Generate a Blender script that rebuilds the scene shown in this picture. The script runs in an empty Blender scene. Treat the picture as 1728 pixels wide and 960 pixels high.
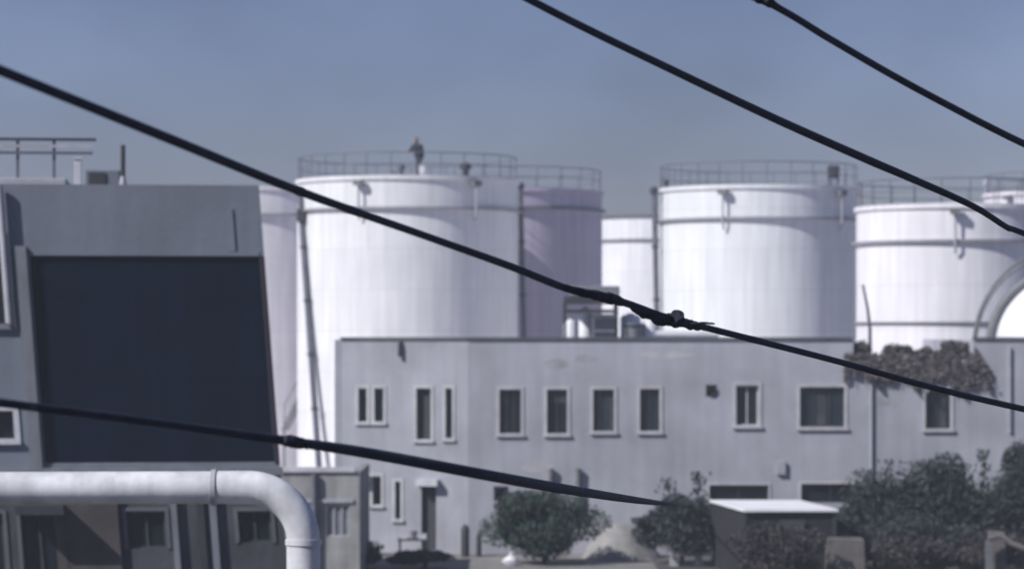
import bpy, bmesh, math, random
from mathutils import Vector, Matrix
random.seed(7)
S = bpy.context.scene
COL = S.collection
R = math.radians

# ------------------------------------------------------------------ camera
F = 4900.0            # focal length in pixels of the 1728 px wide photograph
EYE = 7.4             # camera height: about a second-floor balcony
HOR = 565.0           # horizon row in the photograph
cam = bpy.data.cameras.new('camera')
cam.sensor_width = 36.0
cam.lens = 36.0 * F / 1728.0
cam.shift_y = (HOR - 480.0) / 1728.0
cam.clip_end = 20000
cam.dof.use_dof = True
cam.dof.focus_distance = 19.0
cam.dof.aperture_fstop = cam.lens / 1000.0 / 0.036
camo = bpy.data.objects.new('camera', cam)
COL.objects.link(camo)
camo.location = (0, 0, EYE)
camo.rotation_euler = (R(90), 0, 0)
S.camera = camo

# ------------------------------------------------------------------ world, sun, exposure
SUN_AZ = 57.0         # degrees to the left of straight behind the camera
SUN_EL = 40.0
HAZE = 0.0009         # scattering per metre of the air over the site
w = bpy.data.worlds.new('World'); S.world = w; w.use_nodes = True
nt = w.node_tree; nt.nodes.clear()
sky = nt.nodes.new('ShaderNodeTexSky'); sky.sky_type = 'NISHITA'; sky.sun_disc = False
sky.sun_elevation = R(SUN_EL); sky.sun_rotation = R(180 + SUN_AZ)
sky.altitude = 0; sky.air_density = 1.0; sky.dust_density = 0.8; sky.ozone_density = 2.0
tint = nt.nodes.new('ShaderNodeMix'); tint.data_type = 'RGBA'; tint.blend_type = 'MULTIPLY'
tint.inputs[0].default_value = 1.0
tint.inputs[7].default_value = (0.43, 0.415, 0.575, 1)
tc = nt.nodes.new('ShaderNodeTexCoord')
mp = nt.nodes.new('ShaderNodeMapping'); mp.inputs['Scale'].default_value = (5, 5, 9)
nz = nt.nodes.new('ShaderNodeTexNoise'); nz.inputs['Scale'].default_value = 1.6; nz.inputs['Detail'].default_value = 3
cr = nt.nodes.new('ShaderNodeMapRange'); cr.inputs[1].default_value = .3; cr.inputs[2].default_value = .7
cr.inputs[3].default_value = 0.84; cr.inputs[4].default_value = 1.12
mul = nt.nodes.new('ShaderNodeMix'); mul.data_type = 'RGBA'; mul.blend_type = 'MULTIPLY'; mul.inputs[0].default_value = 1.0
bg = nt.nodes.new('ShaderNodeBackground'); bg.inputs['Strength'].default_value = 0.12
wo = nt.nodes.new('ShaderNodeOutputWorld')
L = nt.links.new
L(sky.outputs[0], tint.inputs[6]); L(tc.outputs['Generated'], mp.inputs[0]); L(mp.outputs[0], nz.inputs['Vector'])
L(nz.outputs['Fac'], cr.inputs[0]); L(tint.outputs[2], mul.inputs[6]); L(cr.outputs[0], mul.inputs[7])
L(mul.outputs[2], bg.inputs[0]); L(bg.outputs[0], wo.inputs[0])

sd = bpy.data.lights.new('sun', 'SUN'); sd.energy = 4.75; sd.angle = R(0.5); sd.color = (1.0, 0.975, 0.95)
so = bpy.data.objects.new('sun', sd); COL.objects.link(so)
tosun = Vector((-math.sin(R(SUN_AZ)) * math.cos(R(SUN_EL)), -math.cos(R(SUN_AZ)) * math.cos(R(SUN_EL)), math.sin(R(SUN_EL))))
so.rotation_euler = tosun.to_track_quat('Z', 'Y').to_euler()
so.location = tosun * 60
S.view_settings.view_transform = 'Standard'
S.view_settings.look = 'None'
S.view_settings.gamma = 1.0
S.view_settings.use_curve_mapping = False
S.view_settings.exposure = 0.0

# ------------------------------------------------------------------ helpers
def P(px, py, Y):
    """point at depth Y seen at photograph pixel (px, py)"""
    return Vector(((px - 864.0) / F * Y, Y, EYE + (HOR - py) / F * Y))
def X_(px, Y): return (px - 864.0) / F * Y
def Z_(py, Y): return EYE + (HOR - py) / F * Y

MATS = {}
def mat(name, base, rough=0.7, var=0.12, scale=1.0, bump=0.0, bscale=12.0, dark=None, streak=0.0, metal=0.0, spec=0.5):
    m = bpy.data.materials.new(name); m.use_nodes = True
    n = m.node_tree; b = n.nodes['Principled BSDF']; l = n.links.new
    b.inputs['Roughness'].default_value = rough; b.inputs['Metallic'].default_value = metal
    b.inputs['Specular IOR Level'].default_value = spec
    tcn = n.nodes.new('ShaderNodeTexCoord')
    a = n.nodes.new('ShaderNodeTexNoise'); a.inputs['Scale'].default_value = scale; a.inputs['Detail'].default_value = 6
    a.inputs['Roughness'].default_value = 0.6
    l(tcn.outputs['Object'], a.inputs['Vector'])
    ramp = n.nodes.new('ShaderNodeValToRGB')
    d = dark or tuple(c * (1 - 2.2 * var) for c in base)
    li = tuple(min(1, c * (1 + var)) for c in base)
    ramp.color_ramp.elements[0].position = 0.3; ramp.color_ramp.elements[0].color = (*d, 1)
    ramp.color_ramp.elements[1].position = 0.62; ramp.color_ramp.elements[1].color = (*li, 1)
    l(a.outputs['Fac'], ramp.inputs[0])
    out = ramp.outputs[0]
    if streak:
        mpn = n.nodes.new('ShaderNodeMapping'); mpn.inputs['Scale'].default_value = (3.2, 3.2, 0.22)
        l(tcn.outputs['Object'], mpn.inputs[0])
        s = n.nodes.new('ShaderNodeTexNoise'); s.inputs['Scale'].default_value = 1.0; s.inputs['Detail'].default_value = 7
        l(mpn.outputs[0], s.inputs['Vector'])
        mr = n.nodes.new('ShaderNodeMapRange'); mr.inputs[1].default_value = .38; mr.inputs[2].default_value = .66
        mr.inputs[3].default_value = 1 - streak; mr.inputs[4].default_value = 1.0
        l(s.outputs['Fac'], mr.inputs[0])
        mx = n.nodes.new('ShaderNodeMix'); mx.data_type = 'RGBA'; mx.blend_type = 'MULTIPLY'; mx.inputs[0].default_value = 1
        l(out, mx.inputs[6]); l(mr.outputs[0], mx.inputs[7]); out = mx.outputs[2]
    l(out, b.inputs['Base Color'])
    if bump:
        bn = n.nodes.new('ShaderNodeTexNoise'); bn.inputs['Scale'].default_value = bscale; bn.inputs['Detail'].default_value = 5
        l(tcn.outputs['Object'], bn.inputs['Vector'])
        bp = n.nodes.new('ShaderNodeBump'); bp.inputs['Strength'].default_value = bump; bp.inputs['Distance'].default_value = 0.03
        l(bn.outputs['Fac'], bp.inputs['Height']); l(bp.outputs[0], b.inputs['Normal'])
    MATS[name] = m
    return m

def tank_mat(name, base, radius_m, rough=0.45):
    """painted steel plates: courses and staggered vertical seams in cylindrical coordinates, run-off streaks"""
    m = mat(name, base, rough, var=0.03, scale=0.35, streak=0.13)
    n = m.node_tree; l = n.links.new; b = n.nodes['Principled BSDF']
    tcn = n.nodes.new('ShaderNodeTexCoord'); sp = n.nodes.new('ShaderNodeSeparateXYZ'); l(tcn.outputs['Object'], sp.inputs[0])
    at = n.nodes.new('ShaderNodeMath'); at.operation = 'ARCTAN2'; l(sp.outputs[0], at.inputs[0]); l(sp.outputs[1], at.inputs[1])
    mu = n.nodes.new('ShaderNodeMath'); mu.operation = 'MULTIPLY'; mu.inputs[1].default_value = radius_m; l(at.outputs[0], mu.inputs[0])
    cb = n.nodes.new('ShaderNodeCombineXYZ'); l(mu.outputs[0], cb.inputs[0]); l(sp.outputs[2], cb.inputs[1])
    br = n.nodes.new('ShaderNodeTexBrick'); l(cb.outputs[0], br.inputs['Vector'])
    br.inputs['Scale'].default_value = 1.0; br.inputs['Brick Width'].default_value = 6.0; br.inputs['Row Height'].default_value = 1.9
    br.inputs['Mortar Size'].default_value = 0.022; br.inputs['Mortar Smooth'].default_value = 0.4; br.inputs['Bias'].default_value = 0.0
    br.inputs['Color1'].default_value = (1, 1, 1, 1); br.inputs['Color2'].default_value = (.95, .955, .96, 1); br.inputs['Mortar'].default_value = (.84, .84, .84, 1)
    old = b.inputs['Base Color'].links[0].from_socket
    mx = n.nodes.new('ShaderNodeMix'); mx.data_type = 'RGBA'; mx.blend_type = 'MULTIPLY'; mx.inputs[0].default_value = 1
    l(old, mx.inputs[6]); l(br.outputs['Color'], mx.inputs[7]); l(mx.outputs[2], b.inputs['Base Color'])
    bp = n.nodes.new('ShaderNodeBump'); bp.inputs['Strength'].default_value = .25; bp.inputs['Distance'].default_value = 0.02
    l(br.outputs['Fac'], bp.inputs['Height']); bp.invert = True; l(bp.outputs[0], b.inputs['Normal'])
    return m

class MB:
    """collects shapes in world coordinates, then becomes ONE mesh object"""
    def __init__(s): s.v = []; s.f = []
    def add(s, vs, fs):
        o = len(s.v); s.v += [Vector(p) for p in vs]; s.f += [tuple(i + o for i in f) for f in fs]; return s
    def hexa(s, c):   # 8 corners: 4 bottom ccw, 4 top ccw
        return s.add(c, [(3, 2, 1, 0), (4, 5, 6, 7), (0, 1, 5, 4), (1, 2, 6, 5), (2, 3, 7, 6), (3, 0, 4, 7)])
    def box(s, x0, x1, y0, y1, z0, z1):
        return s.hexa([(x0, y0, z0), (x1, y0, z0), (x1, y1, z0), (x0, y1, z0), (x0, y0, z1), (x1, y0, z1), (x1, y1, z1), (x0, y1, z1)])
    def tube(s, pts, rad, n=10, caps=True):
        pts = [Vector(p) for p in pts]
        rads = rad if isinstance(rad, (list, tuple)) else [rad] * len(pts)
        vs = []; fs = []; up = None
        for i, p in enumerate(pts):
            t = (pts[min(i + 1, len(pts) - 1)] - pts[max(i - 1, 0)]).normalized()
            if up is None: up = Vector((0, 0, 1)) if abs(t.z) < .9 else Vector((0, 1, 0))
            a = t.cross(up).normalized(); b = a.cross(t).normalized(); up = b
            for k in range(n):
                an = 2 * math.pi * k / n
                vs.append(p + (a * math.cos(an) + b * math.sin(an)) * rads[i])
        for i in range(len(pts) - 1):
            for k in range(n):
                k2 = (k + 1) % n
                fs.append((i * n + k, i * n + k2, (i + 1) * n + k2, (i + 1) * n + k))
        if caps:
            fs.append(tuple(range(n))[::-1]); fs.append(tuple((len(pts) - 1) * n + k for k in range(n)))
        return s.add(vs, fs)
    def lathe(s, c, prof, n=96):
        """prof: (radius, z) from bottom to top around vertical axis through c"""
        vs = []; fs = []
        for r, z in prof:
            for k in range(n):
                an = 2 * math.pi * k / n
                vs.append((c[0] + r * math.cos(an), c[1] + r * math.sin(an), z))
        for i in range(len(prof) - 1):
            for k in range(n):
                k2 = (k + 1) % n
                fs.append((i * n + k, i * n + k2, (i + 1) * n + k2, (i + 1) * n + k))
        return s.add(vs, fs)
    def ring(s, c, R_, z, r, n=96, m=8):
        vs = []; fs = []
        for k in range(n):
            an = 2 * math.pi * k / n
            for j in range(m):
                bn = 2 * math.pi * j / m
                rr = R_ + r * math.cos(bn)
                vs.append((c[0] + rr * math.cos(an), c[1] + rr * math.sin(an), z + r * math.sin(bn)))
        for k in range(n):
            for j in range(m):
                a = k * m; b = ((k + 1) % n) * m; j2 = (j + 1) % m
                fs.append((a + j, b + j, b + j2, a + j2))
        return s.add(vs, fs)
    def build(s, name, material, parent=None, smooth=False, bevel=0.0, base=None):
        """parent None: top-level mesh with its origin at `base`"""
        if parent is not None:
            org = parent.matrix_world.translation.copy() if False else Vector(parent['_o'])
        else:
            if base is None:
                xs = [p.x for p in s.v]; ys = [p.y for p in s.v]; zs = [p.z for p in s.v]
                base = ((min(xs) + max(xs)) / 2, (min(ys) + max(ys)) / 2, min(zs))
            org = Vector(base)
        me = bpy.data.meshes.new(name)
        me.from_pydata([tuple(p - org) for p in s.v], [], s.f)
        bm = bmesh.new(); bm.from_mesh(me); bmesh.ops.recalc_face_normals(bm, faces=bm.faces); bm.to_mesh(me); bm.free()
        me.materials.append(material)
        if smooth:
            for p in me.polygons: p.use_smooth = True
        o = bpy.data.objects.new(name, me); COL.objects.link(o)
        o['_o'] = tuple(org)
        if parent is not None: o.parent = parent       # meshes of a thing share the thing's origin
        else: o.location = org
        if bevel:
            bv = o.modifiers.new('bevel', 'BEVEL'); bv.width = bevel; bv.segments = 2; bv.limit_method = 'ANGLE'
        if smooth:
            es = o.modifiers.new('edges', 'EDGE_SPLIT'); es.split_angle = R(38)
        return o

def tag(o, label, cat=None, group=None, kind=None):
    o['label'] = label
    if cat: o['category'] = cat
    if group: o['group'] = group
    if kind: o['kind'] = kind
    return o
def thing(name, loc, label, cat, group=None):
    o = bpy.data.objects.new(name, None); COL.objects.link(o); o.location = loc; o['_o'] = tuple(loc)
    o.empty_display_size = .3
    return tag(o, label, cat, group)
def struct(o): o['kind'] = 'structure'; return o

class Frame:
    """a facade: origin at ground, u along the wall, d into the building, optional lean"""
    def __init__(s, o, ux, dx, lean=0.0, zref=0.0):
        s.o = Vector(o); s.u = Vector(ux).normalized(); s.d = Vector(dx).normalized(); s.lean = lean; s.zref = zref
    def p(s, u, z, d=0.0):
        return s.o + s.u * (u - s.lean * (z - s.zref)) + s.d * d + Vector((0, 0, z))
    def ray(s, px, py):
        """(u, z) of the wall point seen at a pixel (no lean)"""
        k = (px - 864.0) / F
        u = (k * s.o.y - s.o.x) / (s.u.x - k * s.u.y)
        Y = s.o.y + s.u.y * u
        return u, EYE + (HOR - py) / F * Y
    def rect(s, x0, y0, x1, y1):
        ua, zt = s.ray(x0, (y0 + y1) / 2); ub, _ = s.ray(x1, (y0 + y1) / 2)
        um = (x0 + x1) / 2
        _, zt = s.ray(um, y0); _, zb = s.ray(um, y1)
        if s.lean:
            off = s.lean * ((zt + zb) / 2 - s.zref); ua += off; ub += off
        return min(ua, ub), max(ua, ub), zb, zt
    def box(s, mb, u0, u1, z0, z1, d0, d1):
        return mb.hexa([s.p(u0, z0, d0), s.p(u1, z0, d0), s.p(u1, z0, d1), s.p(u0, z0, d1),
                        s.p(u0, z1, d0), s.p(u1, z1, d0), s.p(u1, z1, d1), s.p(u0, z1, d1)])
    def wall(s, u0, u1, z0, z1, holes, depth=0.25):
        """wall slab with real openings and reveals"""
        us = sorted({u0, u1, *[h[i] for h in holes for i in (0, 1) if u0 < h[i] < u1]})
        zs = sorted({z0, z1, *[h[i] for h in holes for i in (2, 3) if z0 < h[i] < z1]})
        def solid(i, j):
            if i < 0 or j < 0 or i >= len(us) - 1 or j >= len(zs) - 1: return False
            cu = (us[i] + us[i + 1]) / 2; cz = (zs[j] + zs[j + 1]) / 2
            return not any(h[0] < cu < h[1] and h[2] < cz < h[3] for h in holes)
        mb = MB()
        for i in range(len(us) - 1):
            for j in range(len(zs) - 1):
                if not solid(i, j): continue
                a, b, c, d = us[i], us[i + 1], zs[j], zs[j + 1]
                q = [s.p(a, c), s.p(b, c), s.p(b, d), s.p(a, d)]; r = [s.p(a, c, depth), s.p(b, c, depth), s.p(b, d, depth), s.p(a, d, depth)]
                mb.add(q, [(0, 1, 2, 3)]); mb.add(r, [(3, 2, 1, 0)])
                if not solid(i - 1, j): mb.add([q[0], q[3], r[3], r[0]], [(0, 1, 2, 3)])
                if not solid(i + 1, j): mb.add([q[1], q[2], r[2], r[1]], [(3, 2, 1, 0)])
                if not solid(i, j - 1): mb.add([q[0], q[1], r[1], r[0]], [(3, 2, 1, 0)])
                if not solid(i, j + 1): mb.add([q[3], q[2], r[2], r[3]], [(0, 1, 2, 3)])
        return mb

def window(fr, parent, h, mull=1, surround=0.09, sill=True, inset=0.16, fmat='trim_white', pmat='glass_dark', bars=0, name='window', smat=None):
    u0, u1, z0, z1 = h
    e = 0.004
    mb = MB()
    t = 0.045
    # sash frame inside the opening
    fr.box(mb, u0 + e, u0 + t, z0 + e, z1 - e, inset - .05, inset + .03); fr.box(mb, u1 - t, u1 - e, z0 + e, z1 - e, inset - .05, inset + .03)
    fr.box(mb, u0 + t, u1 - t, z0 + e, z0 + t, inset - .048, inset + .028); fr.box(mb, u0 + t, u1 - t, z1 - t, z1 - e, inset - .048, inset + .028)
    wn = mb.build(name, MATS[fmat], parent)
    p = MB(); fr.box(p, u0 + t, u1 - t, z0 + t, z1 - t, inset, inset + .012); p.build('pane', MATS[pmat], wn)
    for k in range(mull):
        uc = u0 + (u1 - u0) * (k + 1) / (mull + 1)
        m = MB(); fr.box(m, uc - .022, uc + .022, z0 + t, z1 - t, inset - .046, inset - .003); m.build('mullion', MATS[fmat], wn)
    if surround:
        sr = MB(); q = surround
        fr.box(sr, u0 - q, u0 - .003, z0, z1 + q, -.03, -.002); fr.box(sr, u1 + .003, u1 + q, z0, z1 + q, -.03, -.002)
        fr.box(sr, u0 - .003, u1 + .003, z1 + .003, z1 + q, -.029, -.002)
        sr.build('surround', MATS[smat or fmat], wn)
    if sill:
        si = MB(); fr.box(si, u0 - .12, u1 + .12, z0 - .09, z0 - .003, -.09, -.002); fr.box(si, u0 + .002, u1 - .002, z0 - .003, z0 + .02, -.085, inset - .055)
        si.build('sill', MATS[smat or fmat], wn)
    if bars:
        bb = MB()
        for k in range(bars):
            uc = u0 + (u1 - u0) * (k + .5) / bars
            bb.tube([fr.p(uc, z0, .05), fr.p(uc, z1, .05)], .009, 5)
        bb.build('security_bars', MATS['dark_metal'], wn)
    return wn

# ------------------------------------------------------------------ materials
mat('ground', (.07, .066, .066), .95, .25, .35, bump=.6, bscale=6)
mat('bounce_concrete', (.55, .52, .54), .9, .12, .5, bump=.3)  # pale tone chosen to throw fill light up at the tanks
mat('pale_paving', (.21, .205, .20), .9, .15, .8, bump=.3)
mat('wall_grey', (.39, .395, .445), .9, .10, .38, bump=.25, bscale=14, streak=.11)
mat('surround_pale', (.51, .51, .53), .7, .08, 2, streak=.15)
mat('render_patch', (.34, .345, .37), .95, .15, 1.5)
mat('render_pale', (.45, .45, .47), .95, .1, 1.5)
mat('curtain', (.055, .06, .07), .9, .15, 2)
mat('wall_low', (.32, .32, .32), .9, .15, .8, bump=.3, streak=.25)
mat('coping', (.085, .09, .10), .8, .15, 2)
mat('trim_white', (.58, .58, .63), .6, .08, 2, streak=.15)
mat('trim_pale', (.40, .41, .45), .7, .08, 2, streak=.15)
mat('glass_dark', (.012, .016, .022), .22, .15, 1.2, spec=.35)
mat('glass_blue', (.02, .032, .045), .22, .15, 1.2, spec=.4)
mat('dark_metal', (.035, .037, .045), .6, .15, 3)
mat('grey_metal', (.16, .165, .18), .55, .12, 3, streak=.2)
mat('rail_metal', (.11, .115, .145), .6, .12, 3)
mat('girder_paint', (.30, .30, .33), .6, .1, 2)
mat('cable', (.022, .028, .048), .75, .2, 8, bump=.3, bscale=30)
mat('cable_tape', (.018, .022, .036), .9, .3, 10, bump=.6, bscale=25)
mat('slate_wall', (.16, .185, .225), .9, .08, .4, bump=.2, bscale=9, streak=.10)
mat('slate_pale', (.20, .215, .245), .85, .1, .6, bump=.2, streak=.2)
mat('navy_panel', (.003, .009, .026), .85, .15, .5, streak=.25, spec=.06)
mat('jamb_dark', (.04, .045, .052), .7, .15, 1)
mat('corner_plum', (.02, .013, .025), .7, .15, 1)
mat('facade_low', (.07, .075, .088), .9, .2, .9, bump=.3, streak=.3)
mat('facade_frame', (.11, .115, .13), .85, .1, 2)
mat('brown_column', (.075, .066, .066), .85, .15, 1.5, streak=.2)
mat('pipe_white', (.74, .75, .78), .55, .12, 2.2, bump=.12, bscale=9, streak=.22)
mat('white_sheet', (.85, .85, .88), .6, .04, 1)
mat('sand', (.27, .265, .26), .95, .12, 2.5, bump=.6, bscale=10)
mat('shed_shade', (.017, .017, .021), .9, .2, 1, streak=.2)  # near-black walls stand in for the shadow below the roof sheet
mat('white_plastic', (.75, .76, .80), .5, .05, 2)
mat('tub_grey', (.19, .20, .23), .6, .1, 3)
mat('leaf_green', (.028, .055, .040), .75, .35, 2.5)
mat('leaf_slate', (.034, .045, .048), .75, .3, 2.5)
mat('leaf_dark', (.024, .037, .034), .75, .3, 2.5)
mat('leaf_murk', (.050, .046, .047), .85, .3, 3)
mat('leaf_brown', (.125, .112, .112), .85, .35, 3)
mat('bark', (.06, .05, .045), .95, .25, 6, bump=.6)
mat('concrete_pale', (.13, .12, .117), .9, .12, 2, bump=.4, bscale=10)
mat('skin', (.30, .19, .14), .6, .05, 8)
mat('hair', (.015, .013, .012), .7, .1, 10)
mat('jacket', (.010, .011, .022), .85, .2, 6, bump=.4, bscale=40)
mat('trousers', (.025, .027, .036), .85, .2, 6)
mat('boots', (.015, .014, .013), .6, .1, 6)
mat('weeds', (.045, .055, .048), .9, .3, 3)

# ------------------------------------------------------------------ ground
g = MB(); g.add([(-6000, -400, 0), (6000, -400, 0), (6000, 12000, 0), (-6000, 12000, 0)], [(0, 1, 2, 3)])
struct(g.build('ground', MATS['ground'], base=(0, 0, 0)))
g = MB(); g.add([(-14, 84.0, .004), (4.6, 84.0, .004), (4.6, 97.6, .004), (-14, 97.6, .004)], [(0, 1, 2, 3)])
struct(g.build('yard_paving', MATS['pale_paving']))

g = MB(); g.add([(-60, 111.5, .004), (90, 111.5, .004), (90, 230, .004), (-60, 230, .004)], [(0, 1, 2, 3)])
struct(g.build('tank_yard_bounce_slab', MATS['bounce_concrete']))  # pale slab added to bounce light into the tanks' shaded sides

# ------------------------------------------------------------------ storage tanks
def tank(px, rpx, top, Y, label, paint, girder_dz=1.45, posts=26, foam=(), lower_bands=(), rail=True, gmat='girder_paint', rmat=None):
    """cylindrical steel tank: shell, coned roof, rim angle, wind girder, railing with posts, foam pour pipes"""
    r = rpx / F * Y
    c = (X_(px, Y), Y, 0)
    # the near rim stands r closer to the camera than the axis
    zt = Z_(top, Y - r * .75)
    t = thing('storage_tank', c, label, 'storage tank', 'storage tanks of the tank farm')
    m = tank_mat('tank_paint', paint, r)
    MB().lathe(c, [(r + .12, .0), (r + .12, .35), (r, .35), (r, zt)], 128).build('shell', m, t, True)
    MB().lathe(c, [(r + .005, zt + .002), (r * .5, zt + .16), (.02, zt + .30)], 96).build('roof', m, t, True)
    MB().lathe(c, [(r + .003, zt - .14), (r + .10, zt - .14), (r + .10, zt + .05), (r - .02, zt + .05)], 128).build('rim_angle', MATS[rmat] if rmat else m, t)
    zg = zt - girder_dz
    MB().lathe(c, [(r + .002, zg - .05), (r + .20, zg - .05), (r + .20, zg + .05), (r + .002, zg + .05)], 128).build('wind_girder', MATS[gmat] if gmat != 'self' else m, t)
    for zb in lower_bands:
        MB().lathe(c, [(r + .002, zb - .05), (r + .09, zb - .05), (r + .09, zb + .05), (r + .002, zb + .05)], 128).build('stiffening_band', MATS['grey_metal'], t)
    if rail:
        rl = MB(); rr = r - .06
        rl.ring(c, rr, zt + 1.12, .027); rl.ring(c, rr, zt + .6, .018)
        ra = rl.build('railing', MATS['rail_metal'], t, True)
        pm = None
        for k in range(posts):
            an = 2 * math.pi * (k + .5) / posts
            x, y = c[0] + rr * math.cos(an), c[1] + rr * math.sin(an)
            if pm is None:
                pm = MB().tube([(c[0] + rr, c[1], zt + .05), (c[0] + rr, c[1], zt + 1.12)], .022, 6).build('post', MATS['rail_metal'], ra)
                pm.rotation_euler = (0, 0, an)
            else:
                q = pm.copy(); COL.objects.link(q); q.parent = ra; q.rotation_euler = (0, 0, an)
    for fpx in foam:
        # pour box under the rim with its riser down to the girder
        s = max(-.98, min(.98, (fpx - px) / rpx)); ph = math.asin(s)
        n = Vector((math.sin(ph), -math.cos(ph), 0)); tv = Vector((math.cos(ph), math.sin(ph), 0))
        b = Vector(c) + n * (r + .13)
        mb = MB()
        def pt(a, o, z): return b + tv * a + n * o + Vector((0, 0, z))
        mb.hexa([pt(-.2, 0, zt - .42), pt(.2, 0, zt - .42), pt(.2, .3, zt - .42), pt(-.2, .3, zt - .42), pt(-.24, 0, zt - .16), pt(.24, 0, zt - .16), pt(.24, .3, zt - .16), pt(-.24, .3, zt - .16)])
        f = mb.build('foam_chamber', MATS['grey_metal'], t)
        MB().tube([pt(0, .15, zt - .42), pt(0, .15, zt - girder_dz - .2), pt(0, .02, zt - girder_dz - .55)], .05, 8).build('riser', MATS['trim_pale'], f)
    return t, Vector(c), r, zt

T1 = tank(688, 186, 300, 140, 'white tank with the dark figure on its roof, above the building corner', (.80, .805, .825), 1.45, 28, (618, 800))
T0 = tank(420, 186, 318, 156, 'white tank half hidden behind the slate-grey building with the dark bay', (.81, .80, .82), 1.4, 24, rail=False)
T2 = tank(838, 178, 320, 152, 'tank coloured mauve-grey as if in shade, between the two largest white tanks', (.57, .51, .62), 0.95, 24, gmat='grey_metal')  # mauve-grey paint stands in for the shadow of the neighbouring tank
T3 = tank(1128, 128, 364, 186, 'low white tank in the distance left of the dark standpipe', (.82, .82, .85), 1.5, 20, rail=False, rmat='rail_metal')
T4 = tank(1280, 167, 315, 140, 'white tank right of the dark standpipe, box on its railing', (.80, .82, .84), 1.50, 26, (1212, 1400))
T5 = tank(1612, 166, 347, 126, 'white tank behind the roof dome, with a stiffening band near its foot', (.82, .81, .84), 1.5, 22, (1587,), lower_bands=(7.9,))
T6 = tank(1840, 178, 323, 168, 'white tank at the right edge, rising behind its neighbour', (.82, .79, .83), 1.5, 22, (1690,))
def roof_spot(T, px, back=.5):
    """standing point on a tank roof near its front edge"""
    _, c, r, zt = T
    x = X_(px, c.y - r * .9)
    dx = x - c.x; y = c.y - math.sqrt(max(.01, (r - back) ** 2 - dx * dx))
    k = math.hypot(dx, y - c.y) / r
    z = zt + .30 * (1 - k) if k > .5 else zt + .16
    return Vector((x, y, z + (.0)))

# roof fittings
def vent(T, px, h, rad, label, material='dark_metal', back=.6):
    p = roof_spot(T, px, back); z0 = p.z - .06
    t = thing('roof_vent', (p.x, p.y, z0), label, 'vent', 'vents on the tank roofs')
    MB().lathe(p, [(rad * .55, z0), (rad * .55, z0 + h * .62)], 20).build('neck', MATS[material], t, True)
    MB().lathe(p, [(.01, z0 + h * .55), (rad, z0 + h * .58), (rad * 1.02, z0 + h * .8), (rad * .6, z0 + h * .97), (.01, z0 + h)], 20).build('cowl', MATS[material], t, True)
vent(T1, 785, .75, .28, 'dark hooded vent on the roof right of the standing person')
vent(T1, 677, .62, .17, 'small grey vent on the roof left of the standing person', 'rail_metal')
vent(T4, 1132, .55, .13, 'small dark vent on the left rim of the white tank by the standpipe')
vent(T6, 1690, 1.0, .16, 'pale vent stack on the roof of the tank at the right edge', 'trim_pale')
# box on tank 4 railing
_, c4, r4, z4 = T4
p = roof_spot(T4, 1411, .25)
t = thing('control_box', (p.x, p.y, p.z - .05), 'dark control box on the right rim of the white tank', 'control box')
MB().box(p.x - .26, p.x + .26, p.y - .18, p.y + .18, z4 + .40, z4 + 1.0).build('cabinet', MATS['dark_metal'], t, bevel=.02)
for sx in (-.2, .2):
    MB().box(p.x + sx - .03, p.x + sx + .03, p.y - .1, p.y + .1, p.z - .05, z4 + .40).build('leg', MATS['dark_metal'], t)

# standpipes beside tanks
def standpipe(top, bot, Y, rad, label, box=None, Y2=None):
    a = P(*top, Y); b = P(*bot, Y2 or Y); d = (b - a); k = (0 - a.z) / d.z; foot = a + d * k
    t = thing('standpipe', foot, label, 'standpipe')
    MB().tube([foot, a], rad, 12).build('pipe', MATS['rail_metal'], t, True)
    MB().tube([a - Vector((0, 0, .02)), a + Vector((0, 0, .22)), a + Vector((0, 0, .3))], [rad * 1.5, rad * 1.5, rad * .4], 12).build('cap', MATS['dark_metal'], t, True)
    MB().lathe(foot, [(rad * 2.4, 0), (rad * 2.4, .06), (rad, .06)], 16).build('base_plate', MATS['dark_metal'], t)
    if box:
        q = a + d * box
        MB().box(q.x - .2, q.x + .2, q.y - .32, q.y - rad * .8, q.z - .3, q.z + .3).build('junction_box', MATS['dark_metal'], t, bevel=.02)
    for f in (.18, .36, .54, .72):
        q = a + d * k * f
        MB().lathe(q, [(rad + .001, q.z - .05), (rad + .05, q.z - .05), (rad + .05, q.z + .05), (rad + .001, q.z + .05)], 14).build('clamp', MATS['dark_metal'], t)
standpipe((506, 327), (535, 742), 137.9, .145, 'tall leaning dark standpipe between the two leftmost white tanks', .09, 135.9)
standpipe((1104, 326), (1109, 560), 139.0, .135, 'straight dark standpipe at the left edge of the middle white tank')
a = P(878, 312, 144)
standpipe((878, 318), (884, 560), 144.0, .13, 'shaded grey standpipe between the tank with the figure and the mauve-grey tank')

# stair flight at the foot of the leftmost tank
t = thing('stair_flight', (X_(503, 141), 141, 0), 'grey steel stair climbing behind the leaning standpipe', 'stairs')
s0 = P(476, 716, 141); s1 = P(528, 628, 141)
for dy in (-.45, .45):
    MB().hexa([s0 + Vector((0, dy - .03, -.25)), s0 + Vector((.3, dy - .03, -.25)), s0 + Vector((.3, dy + .03, -.25)), s0 + Vector((0, dy + .03, -.25)),
               s1 + Vector((-.1, dy - .03, .1)), s1 + Vector((.25, dy - .03, .1)), s1 + Vector((.25, dy + .03, .1)), s1 + Vector((-.1, dy + .03, .1))]).build('stringer', MATS['grey_metal'], t)
for k in range(11):
    q = s0.lerp(s1, (k + .5) / 11)
    MB().box(q.x, q.x + .28, q.y - .42, q.y + .42, q.z - .02, q.z + .02).build('tread', MATS['grey_metal'], t)
MB().box(s1.x, s1.x + 1.1, 140.5, 141.5, s1.z - .04, s1.z + .1).build('landing', MATS['grey_metal'], t)
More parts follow.
